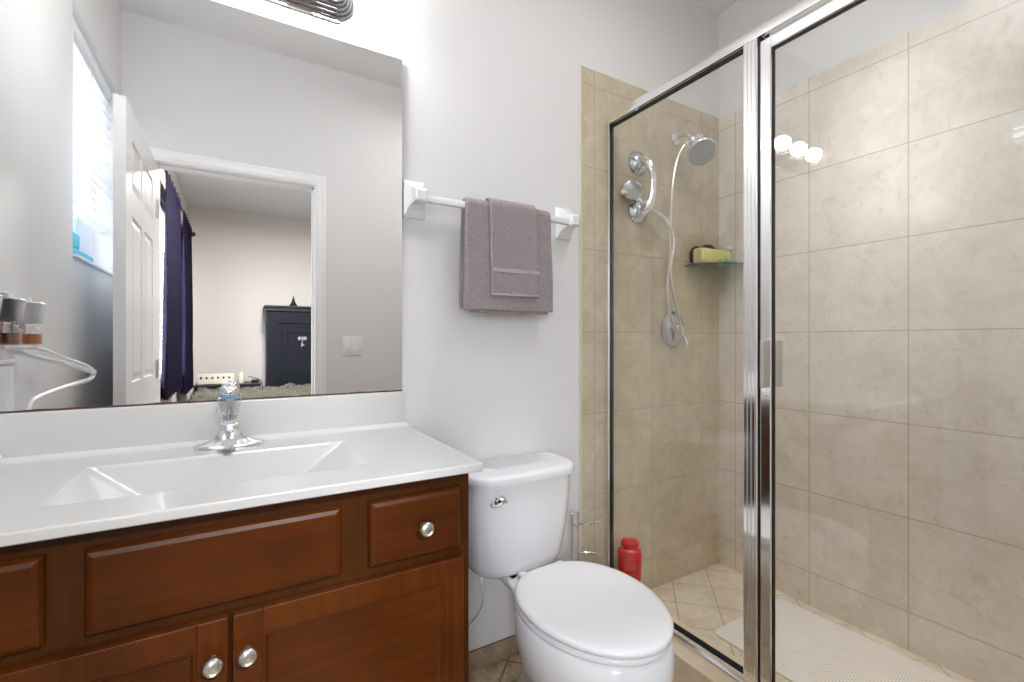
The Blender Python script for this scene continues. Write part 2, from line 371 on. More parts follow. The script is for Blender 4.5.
B = MB().box(WL-0.095, WL+0.012, wy0, wy1, wz0, wz0+0.012, .003); obj('window_sill', B, 'trim_paint', win, 0)
# raised venetian blind
bl = thing('venetian_blind', 'white venetian blind half drawn in the bathroom window above the sill', 'blind', (WL-0.05, 0.4, 1.65))
B = MB().box(WL-0.078, WL-0.022, wy0+0.006, wy1-0.006, 2.27, 2.313, .003); obj('head_rail', B, 'blind_vinyl', bl, 0)
nsl = 15
for i in range(nsl):
    z = 2.255 - i*0.040
    B = MB(); B.box(WL-0.075, WL-0.025, wy0+0.010, wy1-0.030, z-0.0014, z+0.0014, rot=Matrix.Rotation(math.radians(32), 3, 'Y'), piv=(WL-0.05, 0, z))
    obj('slat', B, 'blind_vinyl', bl, 0)
B = MB().box(WL-0.070, WL-0.030, wy0+0.010, wy1-0.030, 1.645, 1.663, .003); obj('bottom_rail', B, 'blind_vinyl', bl, 0)
B = MB()
for y in (0.16, 0.40, 0.64):
    B.box(WL-0.0765, WL-0.0755, y-0.004, y+0.004, 1.65, 2.29); B.box(WL-0.0245, WL-0.0235, y-0.004, y+0.004, 1.65, 2.29)
obj('ladder_tape', B, 'blind_vinyl', bl, 0)
# packs on the window sill
pk = thing('wipes_pack', 'pale pack with a bright teal base lying on the bathroom window sill', 'pack', (WL-0.04, 0.60, 1.442))
B = MB().box(WL-0.075, WL-0.012, 0.42, 0.735, 1.442, 1.475, .006); obj('teal_base', B, 'teal_plastic', pk)['label'] = 'bright teal lower part'
B = MB().box(WL-0.075, WL-0.014, 0.60, 0.735, 1.4755, 1.53, .006); obj('teal_flap', B, 'teal_plastic', pk)
pk2 = thing('folded_paper_box', 'pale grey carton standing behind the teal pack on window sill', 'box', (WL-0.045, 0.5, 1.476))
B = MB().box(WL-0.078, WL-0.020, 0.43, 0.595, 1.476, 1.60, .003); obj('carton', B, 'pale_pack', pk2, 0)
B = MB().box(WL-0.079, WL-0.019, 0.428, 0.597, 1.585, 1.603, .002); obj('lid', B, 'paper_white', pk2, 0)

# ------------------------------------------------------------------ bedroom beyond the doorway
BL, BR, BF = -0.52, 3.2, -3.83
B = MB().box(BL-0.14, BR+0.1, BF-0.1, BF, -0.08, CEIL+0.08); struct('wall_bedroom_far', B, 'bedroom_paint')
B = MB().box(BR, BR+0.1, BF, DY-0.12, -0.08, CEIL+0.08); struct('wall_bedroom_right', B, 'bedroom_paint')
B = MB().box(WR+0.005, BR, DY-0.12, DY-0.02, -0.08, CEIL+0.08); struct('wall_bedroom_front', B, 'bedroom_paint')
by0, by1, bz0, bz1 = -3.05, -0.75, 0.85, 2.28
B = MB()
B.box(BL-0.14, BL, BF, by0, -0.08, CEIL+0.08); B.box(BL-0.14, BL, by1, DY-0.12, -0.08, CEIL+0.08)
B.box(BL-0.14, BL, by0, by1, -0.08, bz0); B.box(BL-0.14, BL, by0, by1, bz1, CEIL+0.08)
struct('wall_bedroom_left', B, 'bedroom_paint')
B = MB().box(BL-0.14, BR, BF, DY-0.12, -0.08, 0.0); struct('floor_bedroom', B, 'carpet')
B = MB().box(BL-0.14, BR+0.1, BF, DY-0.12, CEIL, CEIL+0.08); struct('ceiling_bedroom', B, 'ceiling_paint')
w2 = bpy.data.objects.new('window_2', None); COL.objects.link(w2); w2.location = (BL-0.1, -1.9, bz0); ORG['window_2'] = Vector(w2.location); w2['kind'] = 'structure'
B = MB()
for (a, b_, c, d) in ((by0, by0+.04, bz0, bz1), (by1-.04, by1, bz0, bz1), (by0, by1, bz0, bz0+.04), (by0, by1, bz1-.04, bz1), (-1.92, -1.88, bz0, bz1), (by0, by1, 1.55, 1.58)):
    B.box(BL-0.13, BL-0.09, a, b_, c, d)
obj('window_frame', B, 'trim_paint', w2, 0)
B = MB().box(BL-0.115, BL-0.111, by0+.03, by1-.03, bz0+.03, bz1-.03); obj('pane', B, 'window_glass', w2, 0)
bb = thing('bedroom_blind', 'lowered white blind in the bright bedroom window behind the dark curtains', 'blind', (BL-0.05, -1.9, bz0))
B = MB().box(BL-0.07, BL-0.02, by0+.01, by1-.01, bz1-.05, bz1-.002); obj('head_rail', B, 'bedroom_blind', bb, 0)
for i in range(34):
    z = bz1-0.075-i*0.039
    B = MB(); B.box(BL-0.068, BL-0.022, by0+.012, by1-.012, z-.0014, z+.0014, rot=Matrix.Rotation(math.radians(38), 3, 'Y'), piv=(BL-0.045, 0, z)); obj('slat', B, 'bedroom_blind', bb, 0)
B = MB().box(BL-0.06, BL-0.03, by0+.012, by1-.012, bz0+.005, bz0+.022); obj('bottom_rail', B, 'bedroom_blind', bb, 0)
rod = thing('curtain_rod', 'thin black curtain rod above the bedroom window', 'curtain rod', (BL+0.09, -2.4, 2.39))
B = MB().tube([(BL+0.062, -0.9, 2.39), (BL+0.062, -3.66, 2.39)], 0.010, 10); obj('rod', B, 'black_plastic', rod)
for y in (-0.9, -3.68):
    B = MB().lathe([(0.010, -0.02), (0.024, -0.01), (0.030, 0.01), (0.018, 0.028), (0.004, 0.036)], (BL+0.062, y, 2.39), (0, 1 if y > -1 else -1, 0), 14); obj('finial', B, 'black_plastic', rod)
for y in (-1.0, -2.45, -3.6): obj('bracket', MB().box(BL+.001, BL+0.065, y-.006, y+.006, 2.372, 2.381), 'black_plastic', rod, 0)
def curtain(y0, y1, z0, label, flare=0.0):
    rings = []
    nz = 16; ny = 60
    for k in range(nz+1):
        t = k/nz; z = 2.415+(z0-2.415)*t
        f, bk = [], []
        for i in range(ny+1):
            s = i/ny; y = y0+(y1-y0)*s + flare*t*t*(1-s)
            a = 0.010+0.018*t
            x = BL+0.062+a*math.sin(s*2*PI*6+0.8*math.sin(3*t))
            f.append((x+0.002, y, z)); bk.append((x-0.002, y, z))
        rings.append(f+bk[::-1])
    B = MB().loft(rings)
    return tag(obj('curtain', B, 'curtain_fabric', None, 60, org=(BL+0.09, (y0+y1)/2, z0)), label, 'curtain', 'dark curtains at the bedroom window')
curtain(-1.32, -2.32, 0.72, 'dark purple curtain panel nearer the doorway at the bedroom window', 0.12)
curtain(-2.62, -3.50, 0.62, 'dark purple curtain panel farther from doorway, beside the beige wall', 0.0)
# wardrobe
wd = thing('wardrobe', 'dark navy wooden wardrobe with crown moulding against beige bedroom wall', 'wardrobe', (0.85, -3.6, 0))
B = MB(); B.box(0.30, 1.50, -3.81, -3.40, 0.0, 1.50, .004); obj('carcass', B, 'dark_navy_wood', wd, 0)
B = MB(); B.box(0.27, 1.53, -3.82, -3.37, 1.545, 1.57, .004); B.box(0.285, 1.515, -3.81, -3.385, 1.50, 1.546, .006); obj('crown', B, 'black_plastic', wd, 0)
B = MB(); B.box(0.42, 1.46, -3.401, -3.386, 1.36, 1.38); B.box(0.31, 0.40, -3.401, -3.390, 0.1, 1.48); obj('front_moulding', B, 'dark_navy_wood', wd, 0)
for x0, x1 in ((0.46, 0.95), (0.96, 1.46)):
    B = MB(); B.box(x0, x1, -3.40, -3.388, 0.10, 1.30, .002, 1)
    for (a, b_, c, d) in ((x0+.059, x1-.059, 0.101, 0.16), (x0+.059, x1-.059, 1.24, 1.299), (x0, x0+.06, 0.1, 1.3), (x1-.06, x1, 0.1, 1.3)): B.box(a, b_, -3.389, -3.378, c, d, .002, 1)
    dd = obj('door', B, 'dark_navy_wood', wd, 0)
    kx = x1-.03 if x0 < .5 else x0+.03
    obj('knob', MB().lathe([(0.006, 0), (0.006, .012), (.015, .018), (.015, .028), (.004, .032)], (kx, -3.378, .8), (0, 1, 0), 14), 'silver_metal', dd)
em = MB()
em.lathe([(0.028, 0), (0.026, .004), (0.004, .008)], (0.655, -3.372, 1.17), (0, 1, 0), 5); em.lathe([(0.028, 0), (0.026, .004), (0.004, .008)], (0.715, -3.372, 1.17), (0, 1, 0), 5)
em.lathe([(0.030, 0), (0.026, .004), (0.004, .008)], (0.685, -3.372, 1.09), (0, 1, 0), 3); em.box(0.68, 0.69, -3.378, -3.372, 1.10, 1.20)
tag(obj('mask_ornament', em, 'silver_metal', None, org=(0.685, -3.377, 1.03)), 'small silver mask-shaped ornament hanging on the dark wardrobe door', 'ornament')
tag(obj('cone_ornament', MB().lathe([(0.055, 0), (0.05, .01), (.022, .06), (.012, .10), (.002, .14)], (0.60, -3.55, 1.5705), (0, 0, 1), 20), 'dark_navy_wood', None, org=(0.60, -3.55, 1.57)), 'small dark pointed ornament on top of the wardrobe', 'ornament')
# low black cabinet with power strips
cb = thing('low_cabinet', 'low black table against beige bedroom wall between curtain and wardrobe', 'table', (0.0, -3.6, 0))
B = MB(); B.box(-0.43, 0.235, -3.80, -3.38, 0.60, 0.64, .004); obj('table_top', B, 'black_plastic', cb, 0)
for x in (-0.40, 0.205):
    for y in (-3.77, -3.41): obj('leg', MB().box(x-.02, x+.02, y-.02, y+.02, 0, .60, .002, 1), 'black_plastic', cb, 0)
ps = thing('power_strip', 'cream multi-socket power strip standing on the low black table', 'power strip', (-0.1, -3.5, .64))
obj('housing', MB().box(-0.40, -0.04, -3.53, -3.46, .641, .76, .006), 'cream_plastic', ps)
for i in range(6): obj('socket', MB().box(-0.375+i*.055, -0.355+i*.055, -3.461, -3.456, .705, .727, .002, 1), 'black_plastic', ps, 0)
B = MB()
for i in range(13): B.box(-0.385+i*.026, -0.377+i*.026, -3.461, -3.455, .65, .69)
obj('rib', B, 'paper_white', ps, 0)
tag(obj('jar', MB().lathe([(.03, 0), (.034, .01), (.034, .09), (.024, .10), (.024, .13), (.004, .132)], (0.03, -3.48, .641), n=18), 'cream_plastic', None, org=(.03, -3.48, .641)), 'cream lidded jar beside the power strip on black table', 'jar')
tag(obj('black_adapter', MB().box(.135, .215, -3.50, -3.45, .641, .68, .006), 'black_plastic', None, org=(.17, -3.47, .641)), 'small black power adapter at the wardrobe end of low table', 'adapter')
tag(obj('adapter_cable', MB().tube([(.10, -3.44, .72), (.17, -3.43, .70), (.235, -3.40, .66), (.262, -3.36, .50), (.25, -3.36, .2)], .005, 8), 'black_plastic', None, org=(.25, -3.4, .2)), 'black cable drooping off the low table beside the wardrobe', 'cable')
# bed with shaggy throw
bed = thing('bed', 'bed covered by a shaggy mottled grey throw, beyond the doorway', 'bed', (0.6, -2.0, 0))
obj('mattress', MB().box(-0.36, 1.45, -2.95, -1.25, .25, .60, .05, 3), 'mattress_white', bed)
obj('bed_frame', MB().box(-0.34, 1.43, -2.93, -1.27, .05, .26, .01), 'dark_navy_wood', bed, 0)
B = MB(); rings = []
nx, ny = 90, 80
for j in range(ny+1):
    row = []
    for i in range(nx+1):
        x = -0.38+1.85*i/nx; y = -2.97+1.74*j/ny
        e = min(i, nx-i, j, ny-j)
        z = 0.625+0.035*noise.noise(Vector((x*9, y*9, 0)))+0.03*noise.noise(Vector((x*30, y*30, 3)))
        if e == 0: z = 0.42
        row.append((x, y, z))
    rings.append(row)
B.loft(rings, closed=False, cap=False); th = obj('throw', B, 'throw_fur', bed, 70); th.modifiers.new('thick', 'SOLIDIFY').thickness = 0.012

# added, unseen fixtures that carry the fill lights
def bowl(name, x, y, label, r=0.16, bm_='fill_bowl'):
    t = thing(name, label, 'ceiling lamp', (x, y, CEIL-0.12))
    obj('base', MB().lathe([(r*0.9, 0), (r*0.95, -.02), (r*0.95, -.03), (0.01, -.031)], (x, y, CEIL-.0005), n=32), 'satin_nickel', t)
    obj('shade', MB().lathe([(r, -.031), (r*.98, -.055), (r*.85, -.085), (r*.55, -.105), (r*.1, -.112), (.001, -.112)], (x, y, CEIL), n=32), bm_, t)
bowl('bathroom_fill_lamp', 1.12, 0.62, 'added round white fill lamp on the bathroom ceiling', 0.20)
bowl('bedroom_fill_lamp', 0.35, -1.75, 'added round white fill lamp on the bedroom ceiling', 0.19, 'fill_bowl_bright')
t = thing('shower_fill_lamp', 'added round fill lamp in the ceiling over the shower', 'ceiling lamp', (1.70, 0.75, CEIL-0.02))
obj('trim_ring', MB().lathe([(.115, 0), (.115, -.006), (.095, -.010), (.092, 0)], (1.70, .75, CEIL-.0003), n=32, cap=False), 'trim_paint', t)
obj('lens', MB().lathe([(.092, 0), (.092, -.004), (.001, -.005)], (1.70, .75, CEIL-.0003), n=32), 'fill_bowl', t)

# ------------------------------------------------------------------ vanity
CF = 0.943   # cabinet face plane
vc = thing('vanity_cabinet', 'reddish brown cherry wood vanity cabinet under the white sink top', 'cabinet', (-0.02, 1.2, 0))
B = MB()
B.box(-0.487, -0.469, CF+0.002, WY-.002, 0.10, 0.855); B.box(0.424, 0.442, CF+0.002, WY-.002, 0.0, 0.855)
B.box(-0.47, 0.423, CF+0.07, WY-.003, 0.10, 0.118); B.box(-0.47, 0.423, WY-.012, WY-.002, 0.118, 0.855)
B.box(-0.47, 0.423, CF+0.075, CF+0.09, 0.0, 0.10)
obj('carcass', B, 'cherry_wood_upright', vc, 0)
B = MB()
for (a, b_, c, d) in ((-0.487, -0.43, 0.10, 0.856), (0.40, 0.443, 0.10, 0.856), (-0.262, -0.185, .68, .856), (0.15, 0.236, .68, .856),
                      (-0.43, 0.40, 0.80, 0.856), (-0.43, 0.40, 0.655, 0.712), (-0.43, 0.40, 0.10, 0.15), (-0.035, 0.015, 0.15, 0.66)):
    B.box(a, b_, CF-0.0002*(b_-a), CF+0.02, c, d)
obj('face_frame', B, 'cherry_frame', vc, 0)
def knob(x, z, y, par):
    B = MB().lathe([(0.0075, 0), (0.006, .004), (.0055, .012), (.010, .016), (.0150, .0185), (.0158, .0215), (.0150, .025), (.0125, .0275), (.0115, .0250), (.007, .0275), (.003, .0280), (.0005, .0283)], (x, y, z), (0, -1, 0), 24)
    obj('knob', B, 'satin_nickel', par)
def slab(name, x0, x1, z0, z1):
    e = 0.011; yf = 0.924
    B = MB()
    B.loft([[(x0, CF-.0005, z0), (x1, CF-.0005, z0), (x1, CF-.0005, z1), (x0, CF-.0005, z1)],
            [(x0, yf+.008, z0), (x1, yf+.008, z0), (x1, yf+.008, z1), (x0, yf+.008, z1)],
            [(x0+e*.35, yf+.003, z0+e*.35), (x1-e*.35, yf+.003, z0+e*.35), (x1-e*.35, yf+.003, z1-e*.35), (x0+e*.35, yf+.003, z1-e*.35)],
            [(x0+e, yf, z0+e), (x1-e, yf, z0+e), (x1-e, yf, z1-e), (x0+e, yf, z1-e)]])
    return obj(name, B, 'cherry_panel', vc, 0)
d = slab('drawer', 0.222, 0.421, 0.693, 0.823); knob(0.331, 0.757, 0.924, d)
slab('false_drawer_front', -0.200, 0.170, 0.693, 0.824)
d = slab('drawer', -0.450, -0.245, 0.693, 0.826); knob(-0.348, 0.757, 0.924, d)
def cdoor(x0, x1, z0, z1, kx):
    yf = 0.924; B = MB(); w = 0.046
    B.box(x0, x0+w, yf, CF-.0005, z0, z1, .003, 2); B.box(x1-w, x1, yf, CF-.0005, z0, z1, .003, 2)
    B.box(x0+w-.001, x1-w+.001, yf+.0003, CF-.0007, z0, z0+w, .003, 2); B.box(x0+w-.001, x1-w+.001, yf+.0003, CF-.0007, z1-w, z1, .003, 2)
    a, b_, c, d_ = x0+w, x1-w, z0+w, z1-w
    def fr(i, y): return [(a+i, y, c+i), (b_-i, y, c+i), (b_-i, y, d_-i), (a+i, y, d_-i)]
    B.loft([fr(-.0005, yf+.0035), fr(.004, yf+.004), fr(.008, yf+.009), fr(.012, yf+.0105)], cap=False)
    dd = obj('door', B, 'cherry_wood_upright', vc, 0)
    obj('door_panel', MB().loft([fr(.0115, yf+.0106), fr(.0115, yf+.0150)]), 'cherry_panel', dd, 0)
    knob(kx, 0.607, yf, dd)
cdoor(-0.008, 0.424, 0.135, 0.672, 0.014)
cdoor(-0.450, -0.014, 0.135, 0.672, -0.036)

# sink top: one moulded slab with the basin in it
CT = 0.874
st = thing('sink', 'glossy white moulded vanity top with integral rectangular sink', 'sink', (-0.01, 1.18, CT-.02))
def sm(t): t = max(0.0, min(1.0, t)); return t
def hgt(x, y):
    L_ = (x+0.272)/0.140; R_ = (0.243-x)/0.165; F_ = (y-1.022)/0.12; K_ = (1.296-y)/0.020
    if abs(x) > .3: return 0.0
    d = min(sm(L_), sm(R_), sm(F_), sm(K_))
    # soft minimum
    k = 14.0
    vals = [sm(L_), sm(R_), sm(F_), sm(K_)]
    s = sum(math.exp(-k*v) for v in vals); d2 = max(0.0, -math.log(s)/k+0.0)
    d = 0.55*d+0.45*min(d, d2)
    return -0.118*d
def top_z(x, y):
    z = CT+hgt(x, y)
    # rolled front lip and shallow raised rim at the back
    if y > 1.412: t = (y-1.412)/0.026; z += 0.010*min(1, t)**2
    return z
X0, X1, Y0, Y1 = -0.488, 0.461, 0.910, 1.458
xs = [X0+(X1-X0)*i/230 for i in range(231)]; ys = sorted([Y0+(Y1-Y0)*j/136 for j in range(137)]+[1.2705+.0012*j for j in range(24)])
B = MB(); r_ = 0.006; rings = []
for y in ys: rings.append([(x, y, top_z(x, y)) for x in xs])
gv = [[B.bm.verts.new(p) for p in row] for row in rings]
for a, b_ in zip(gv, gv[1:]):
    for i in range(len(a)-1): B.bm.faces.new((a[i], a[i+1], b_[i+1], b_[i]))
# outer skirt with rounded edge, then the underside
per = [(x, Y0) for x in xs] + [(X1, y) for y in ys[1:]] + [(x, Y1) for x in xs[::-1][1:]] + [(X0, y) for y in ys[::-1][1:-1]]
pv = gv[0] + [row[-1] for row in gv[1:]] + gv[-1][::-1][1:] + [row[0] for row in gv[::-1][1:-1]]
prev = pv
cx, cy = (X0+X1)/2, (Y0+Y1)/2
for (o_, dz) in ((0.0008, -.0006), (0.0016, -.0022), (0.002, -.005), (0.002, -.0165), (0.0, -.0185)):
    cur = []
    for (x, y), v0 in zip(per, pv):
        sx = (1 if x == X1 else 0); sy = (-1 if y == Y0 else 0)
        cur.append(B.bm.verts.new((x+sx*o_, y+sy*o_, CT+dz)))
    n = len(cur)
    for i in range(n): B.bm.faces.new((prev[i], prev[(i+1) % n], cur[(i+1) % n], cur[i]))
    prev = cur
obj('countertop', B, 'cultured_marble', st, 25)
B = MB(); B.box(X0, 0.456, 1.438, WY-.001, CT-.004, 0.981, .004, 3); obj('backsplash', B, 'cultured_marble', st)
B = MB(); B.lathe([(0.026, 0.0), (0.026, .003), (0.018, .004), (0.016, .001), (0.002, .001)], (-0.015, 1.19, CT-.1175), n=24); obj('drain', B, 'chrome', st)

# faucet
mat('brushed_chrome', (0.80, 0.81, 0.83, 1), 0.22, 1.0)
fa = thing('faucet', 'chrome single-handle faucet with clear knob on the white sink top', 'faucet', (-0.018, 1.375, CT))
FX, FY = -0.018, 1.375
B = MB()
B.loft([ell(FX, FY, CT+.0005, .076, .030, p=2.3), ell(FX, FY, CT+.006, .077, .030, p=2.3), ell(FX, FY, CT+.010, .070, .027), ell(FX, FY, CT+.015, .054, .0255), ell(FX, FY, CT+.022, .039, .0245), ell(FX, FY, CT+.032, .031, .024), ell(FX, FY, CT+.046, .026, .0235), ell(FX, FY, CT+.056, .0235, .0225), ell(FX, FY, CT+.060, .021, .020)])
obj('body', B, 'brushed_chrome', fa, 60)
B = MB(); rings = []
for k in range(11):
    t = k/10; y = FY-.008-0.115*t; z = CT+.036-.004*t+.004*math.sin(PI*t); w = .024-.008*t; h = .013-.004*t
    rings.append([(FX+w*math.cos(a)*(1.0 if math.sin(a) > 0 else 1.0), y, z+h*math.copysign(abs(math.sin(a))**.7, math.sin(a))) for a in [2*PI*i/24 for i in range(24)]])
B.loft(rings); B.lathe([(.010, 0), (.010, -.012), (.008, -.013)], (FX, FY-.112, CT+.029), n=18); obj('spout', B, 'brushed_chrome', fa, 50)
B = MB().lathe([(.0165, 0), (.0165, .006), (.0150, .007), (.0150, .010), (.008, .0105)], (FX, FY, CT+.058), n=28); obj('collar', B, 'chrome', fa)
B = MB().lathe([(.0175, .0), (.0190, .006), (.0235, .022), (.0262, .036), (.0268, .048), (.0255, .056), (.020, .060), (.004, .0605)], (FX, FY, CT+.066), n=12); kn = obj('handle', B, 'acrylic', fa, 20)
B = MB().lathe([(.015, 0), (.015, .010), (.009, .012), (.0065, .022), (.008, .04), (.011, .052), (.004, .053)], (FX, FY, CT+.070), n=18); obj('handle_core', B, 'dark_chrome', kn)
B = MB().lathe([(.0195, 0), (.0215, .003), (.0215, .008), (.019, .0095)], (FX, FY, CT+.1225), n=28); obj('blue_ring', B, 'cap_blue', kn)
B = MB().lathe([(.0215, 0), (.0225, .006), (.0205, .014), (.0145, .020), (.006, .0228), (.0005, .023)], (FX, FY, CT+.1315), n=28); obj('cap', B, 'chrome', kn)

# mirror
mr = thing('wall_mirror', 'large frameless wall mirror above the sink backsplash', 'mirror', (-0.02, WY-.006, 0.98))
B = MB().box(-0.487, 0.448, WY-.0125, WY-.006, 0.9825, 2.032); obj('mirror_glass', B, 'mirror_silver', mr, 0)
B = MB(); n = 120; top, bot = [], []
rr = []
for i in range(n+1):
    x = -0.487+0.935*i/n
    h = 0.0025+0.0035*abs(noise.noise(Vector((x*14, 2, 0))))+0.002*abs(noise.noise(Vector((x*60, 5, 0))))
    rr.append([(x, WY-.0131, .9822), (x, WY-.0131, .9822+h), (x, WY-.0126, .9822+h), (x, WY-.0126, .9822)])
B.loft(rr); obj('corroded_edge', B, 'mirror_edge', mr, 0)['label'] = 'brown corroded strip along the bottom edge'
B = MB()
for x in (-0.4, -.1, .2, .42): B.box(x-.02, x+.02, WY-.0062, WY-.0003, 1.0, 2.0)
obj('backing', B, 'black_plastic', mr, 0)

# vanity light bar
vl = thing('vanity_light', 'fluted chrome vanity light bar with round bulbs above the mirror', 'wall lamp', (0, WY, 2.12))
B = MB()
def stad(hw, hh, y, zc=2.151, n=14):
    pts = []
    for i in range(n+1): a = -PI/2+PI*i/n; pts.append((hw-hh+hh*math.cos(a), y, zc+hh*math.sin(a)))
    for i in range(n+1): a = PI/2+PI*i/n; pts.append((-hw+hh+hh*math.cos(a), y, zc+hh*math.sin(a)))
    return pts
rings = []; hh = .058; y = WY-.0005; rings.append(stad(.302, hh, y)); y -= .006
rings.append(stad(.302, hh, y)); 
for k in range(5):
    rings.append(stad(.302-.0085*k-.0035, hh-.0085*k-.0035, y-.004)); rings.append(stad(.302-.0085*(k+1), hh-.0085*(k+1), y)); rings.append(stad(.302-.0085*(k+1), hh-.0085*(k+1), y-.0075)); y -= .0075
B.loft(rings); obj('backplate', B, 'dark_chrome', vl, 25)
B = MB().box(-.262, .262, WY-.008, WY-.0005, 2.086, 2.0905, .001, 1); obj('bottom_ledge', B, 'chrome', vl, 0)
for i, x in enumerate((.238, .088, -.062, -.212)):
    s_ = obj('socket', MB().lathe([(.028, 0), (.028, .014), (.022, .022), (.019, .042)], (x, WY-.040, 2.151), (0, -1, 0), 20), 'chrome', vl)
    bd = MB().sphere((x, WY-.112, 2.153), .037)
    bu = obj('bulb', bd, 'bulb_glow' if i < 3 else 'bulb_dead', vl, 60)
    if i == 3: bu['label'] = 'unlit round bulb'

# ------------------------------------------------------------------ left wall scent warmers, cable, box
sw = thing('plug_in_freshener', 'white plug-in freshener with orange oil, nearer the doorway on left wall', 'air freshener', (WL+.03, 1.255, 1.12), 'plug-in fresheners on the left wall')
yy = 1.255
B = MB(); B.box(WL+.006, WL+.022, yy-.020, yy+.020, 1.150, 1.185, .004)
B.loft([ell(WL+.033, yy, z, a, b_, 28, 3.0) for z, a, b_ in ((1.184, .020, .022), (1.188, .023, .025), (1.215, .026, .028), (1.235, .029, .030), (1.238, .027, .028))])
B.lathe([(.012, 0), (.009, .012), (.002, .016)], (WL+.028, yy, 1.238), n=12)
obj('hood', B, 'white_plastic', sw)
bt = obj('bottle', MB().lathe([(.018, 0), (.024, .003), (.024, .038), (.017, .044), (.012, .05), (.002, .051)], (WL+.033, yy, 1.128), n=18), 'acrylic', sw)
obj('oil', MB().lathe([(.0165, .003), (.0225, .006), (.0225, .030), (.001, .0305)], (WL+.033, yy, 1.128), n=18), 'orange_oil', bt)
dup(sw, (0, 0.130, 0), 'white plug-in freshener with orange oil, nearer the mirror on left wall')
tag(obj('wall_outlet', MB().box(WL+.0002, WL+.006, 1.215, 1.425, 1.13, 1.25, .002), 'white_plastic', None, org=(WL, 1.29, 1.17)), 'white outlet plate behind the plug-in fresheners on left wall', 'outlet')
ub = thing('utility_box', 'tall white plastic box on sink top in the left mirror corner', 'box', (WL+.03, 1.375, CT+.01))
obj('box_body', MB().box(WL+.003, WL+.034, 1.345, 1.436, .8865, 1.085, .005), 'white_plastic', ub)
obj('box_lid', MB().box(WL+.003, WL+.036, 1.343, 1.4365, 1.085, 1.096, .003), 'white_plastic', ub)
tag(obj('charger_cable', MB().tube([(-.475, 1.31, 1.118), (-.455, 1.24, 1.10), (-.435, 1.08, 1.075), (-.415, .95, 1.050), (-.405, .905, 1.035), (-.410, .93, 1.018), (-.425, 1.05, 1.010), (-.440, 1.18, 1.000), (-.448, 1.28, .985), (-.440, 1.33, .940), (-.425, 1.36, .900)], .0065, 10), 'white_plastic', None, org=(-.44, 1.2, .9)), 'thick white cable looping out from the left wall, lower loop', 'cable')
tag(obj('charger_cable', MB().tube([(-.478, 1.34, 1.124), (-.44, 1.25, 1.120), (-.425, 1.10, 1.090), (-.405, .97, 1.062), (-.398, .915, 1.040)], .0045, 10), 'white_plastic', None, org=(-.43, 1.2, 1.1)), 'thin white cable running above the thick looping one on left wall', 'cable')

# light switch on the door wall
ls = thing('light_switch', 'white double rocker light switch on wall beside the doorway', 'light switch', (.595, DY, 1.11))
obj('plate', MB().box(.538, .652, DY, DY+.006, 1.052, 1.168, .003), 'white_plastic', ls)
for x in (.572, .618):
    obj('rocker', MB().box(x-.017, x+.017, DY+.005, DY+.010, 1.077, 1.143, .002, rot=Matrix.Rotation(.05, 3, 'X'), piv=(x, DY+.006, 1.11)), 'white_plastic', ls)

# ------------------------------------------------------------------ towel bar and towels
tb = thing('towel_bar', 'white ceramic towel bar on wall between mirror and shower tile', 'towel bar', (.8, WY, 1.6))
BY, BZ = 1.398, 1.587
for x in (0.489, 1.088):
    B = MB(); zc = 1.595
    def rect(hw, z0, z1, y): return [(x-hw, y, z0), (x+hw, y, z0), (x+hw, y, z1), (x-hw, y, z1)]
    B.loft([rect(.036, zc-.060, zc+.060, WY-.0003), rect(.036, zc-.060, zc+.060, WY-.008), rect(.032, zc-.055, zc+.056, WY-.013), rect(.027, zc-.038, zc+.048, WY-.024), rect(.022, zc-.026, zc+.036, WY-.040), rect(.020, zc-.024, zc+.026, WY-.060), rect(.019, zc-.022, zc+.018, WY-.080), rect(.014, zc-.018, zc+.012, WY-.084)])
    o = obj('bracket', B, 'porcelain', tb, 20); bv = o.modifiers.new('b', 'BEVEL'); bv.width = .003; bv.segments = 2
obj('bar', MB().box(.505, 1.072, BY-.0105, BY+.0105, BZ-.0105, BZ+.0105, .002, 2), 'white_plastic', tb)

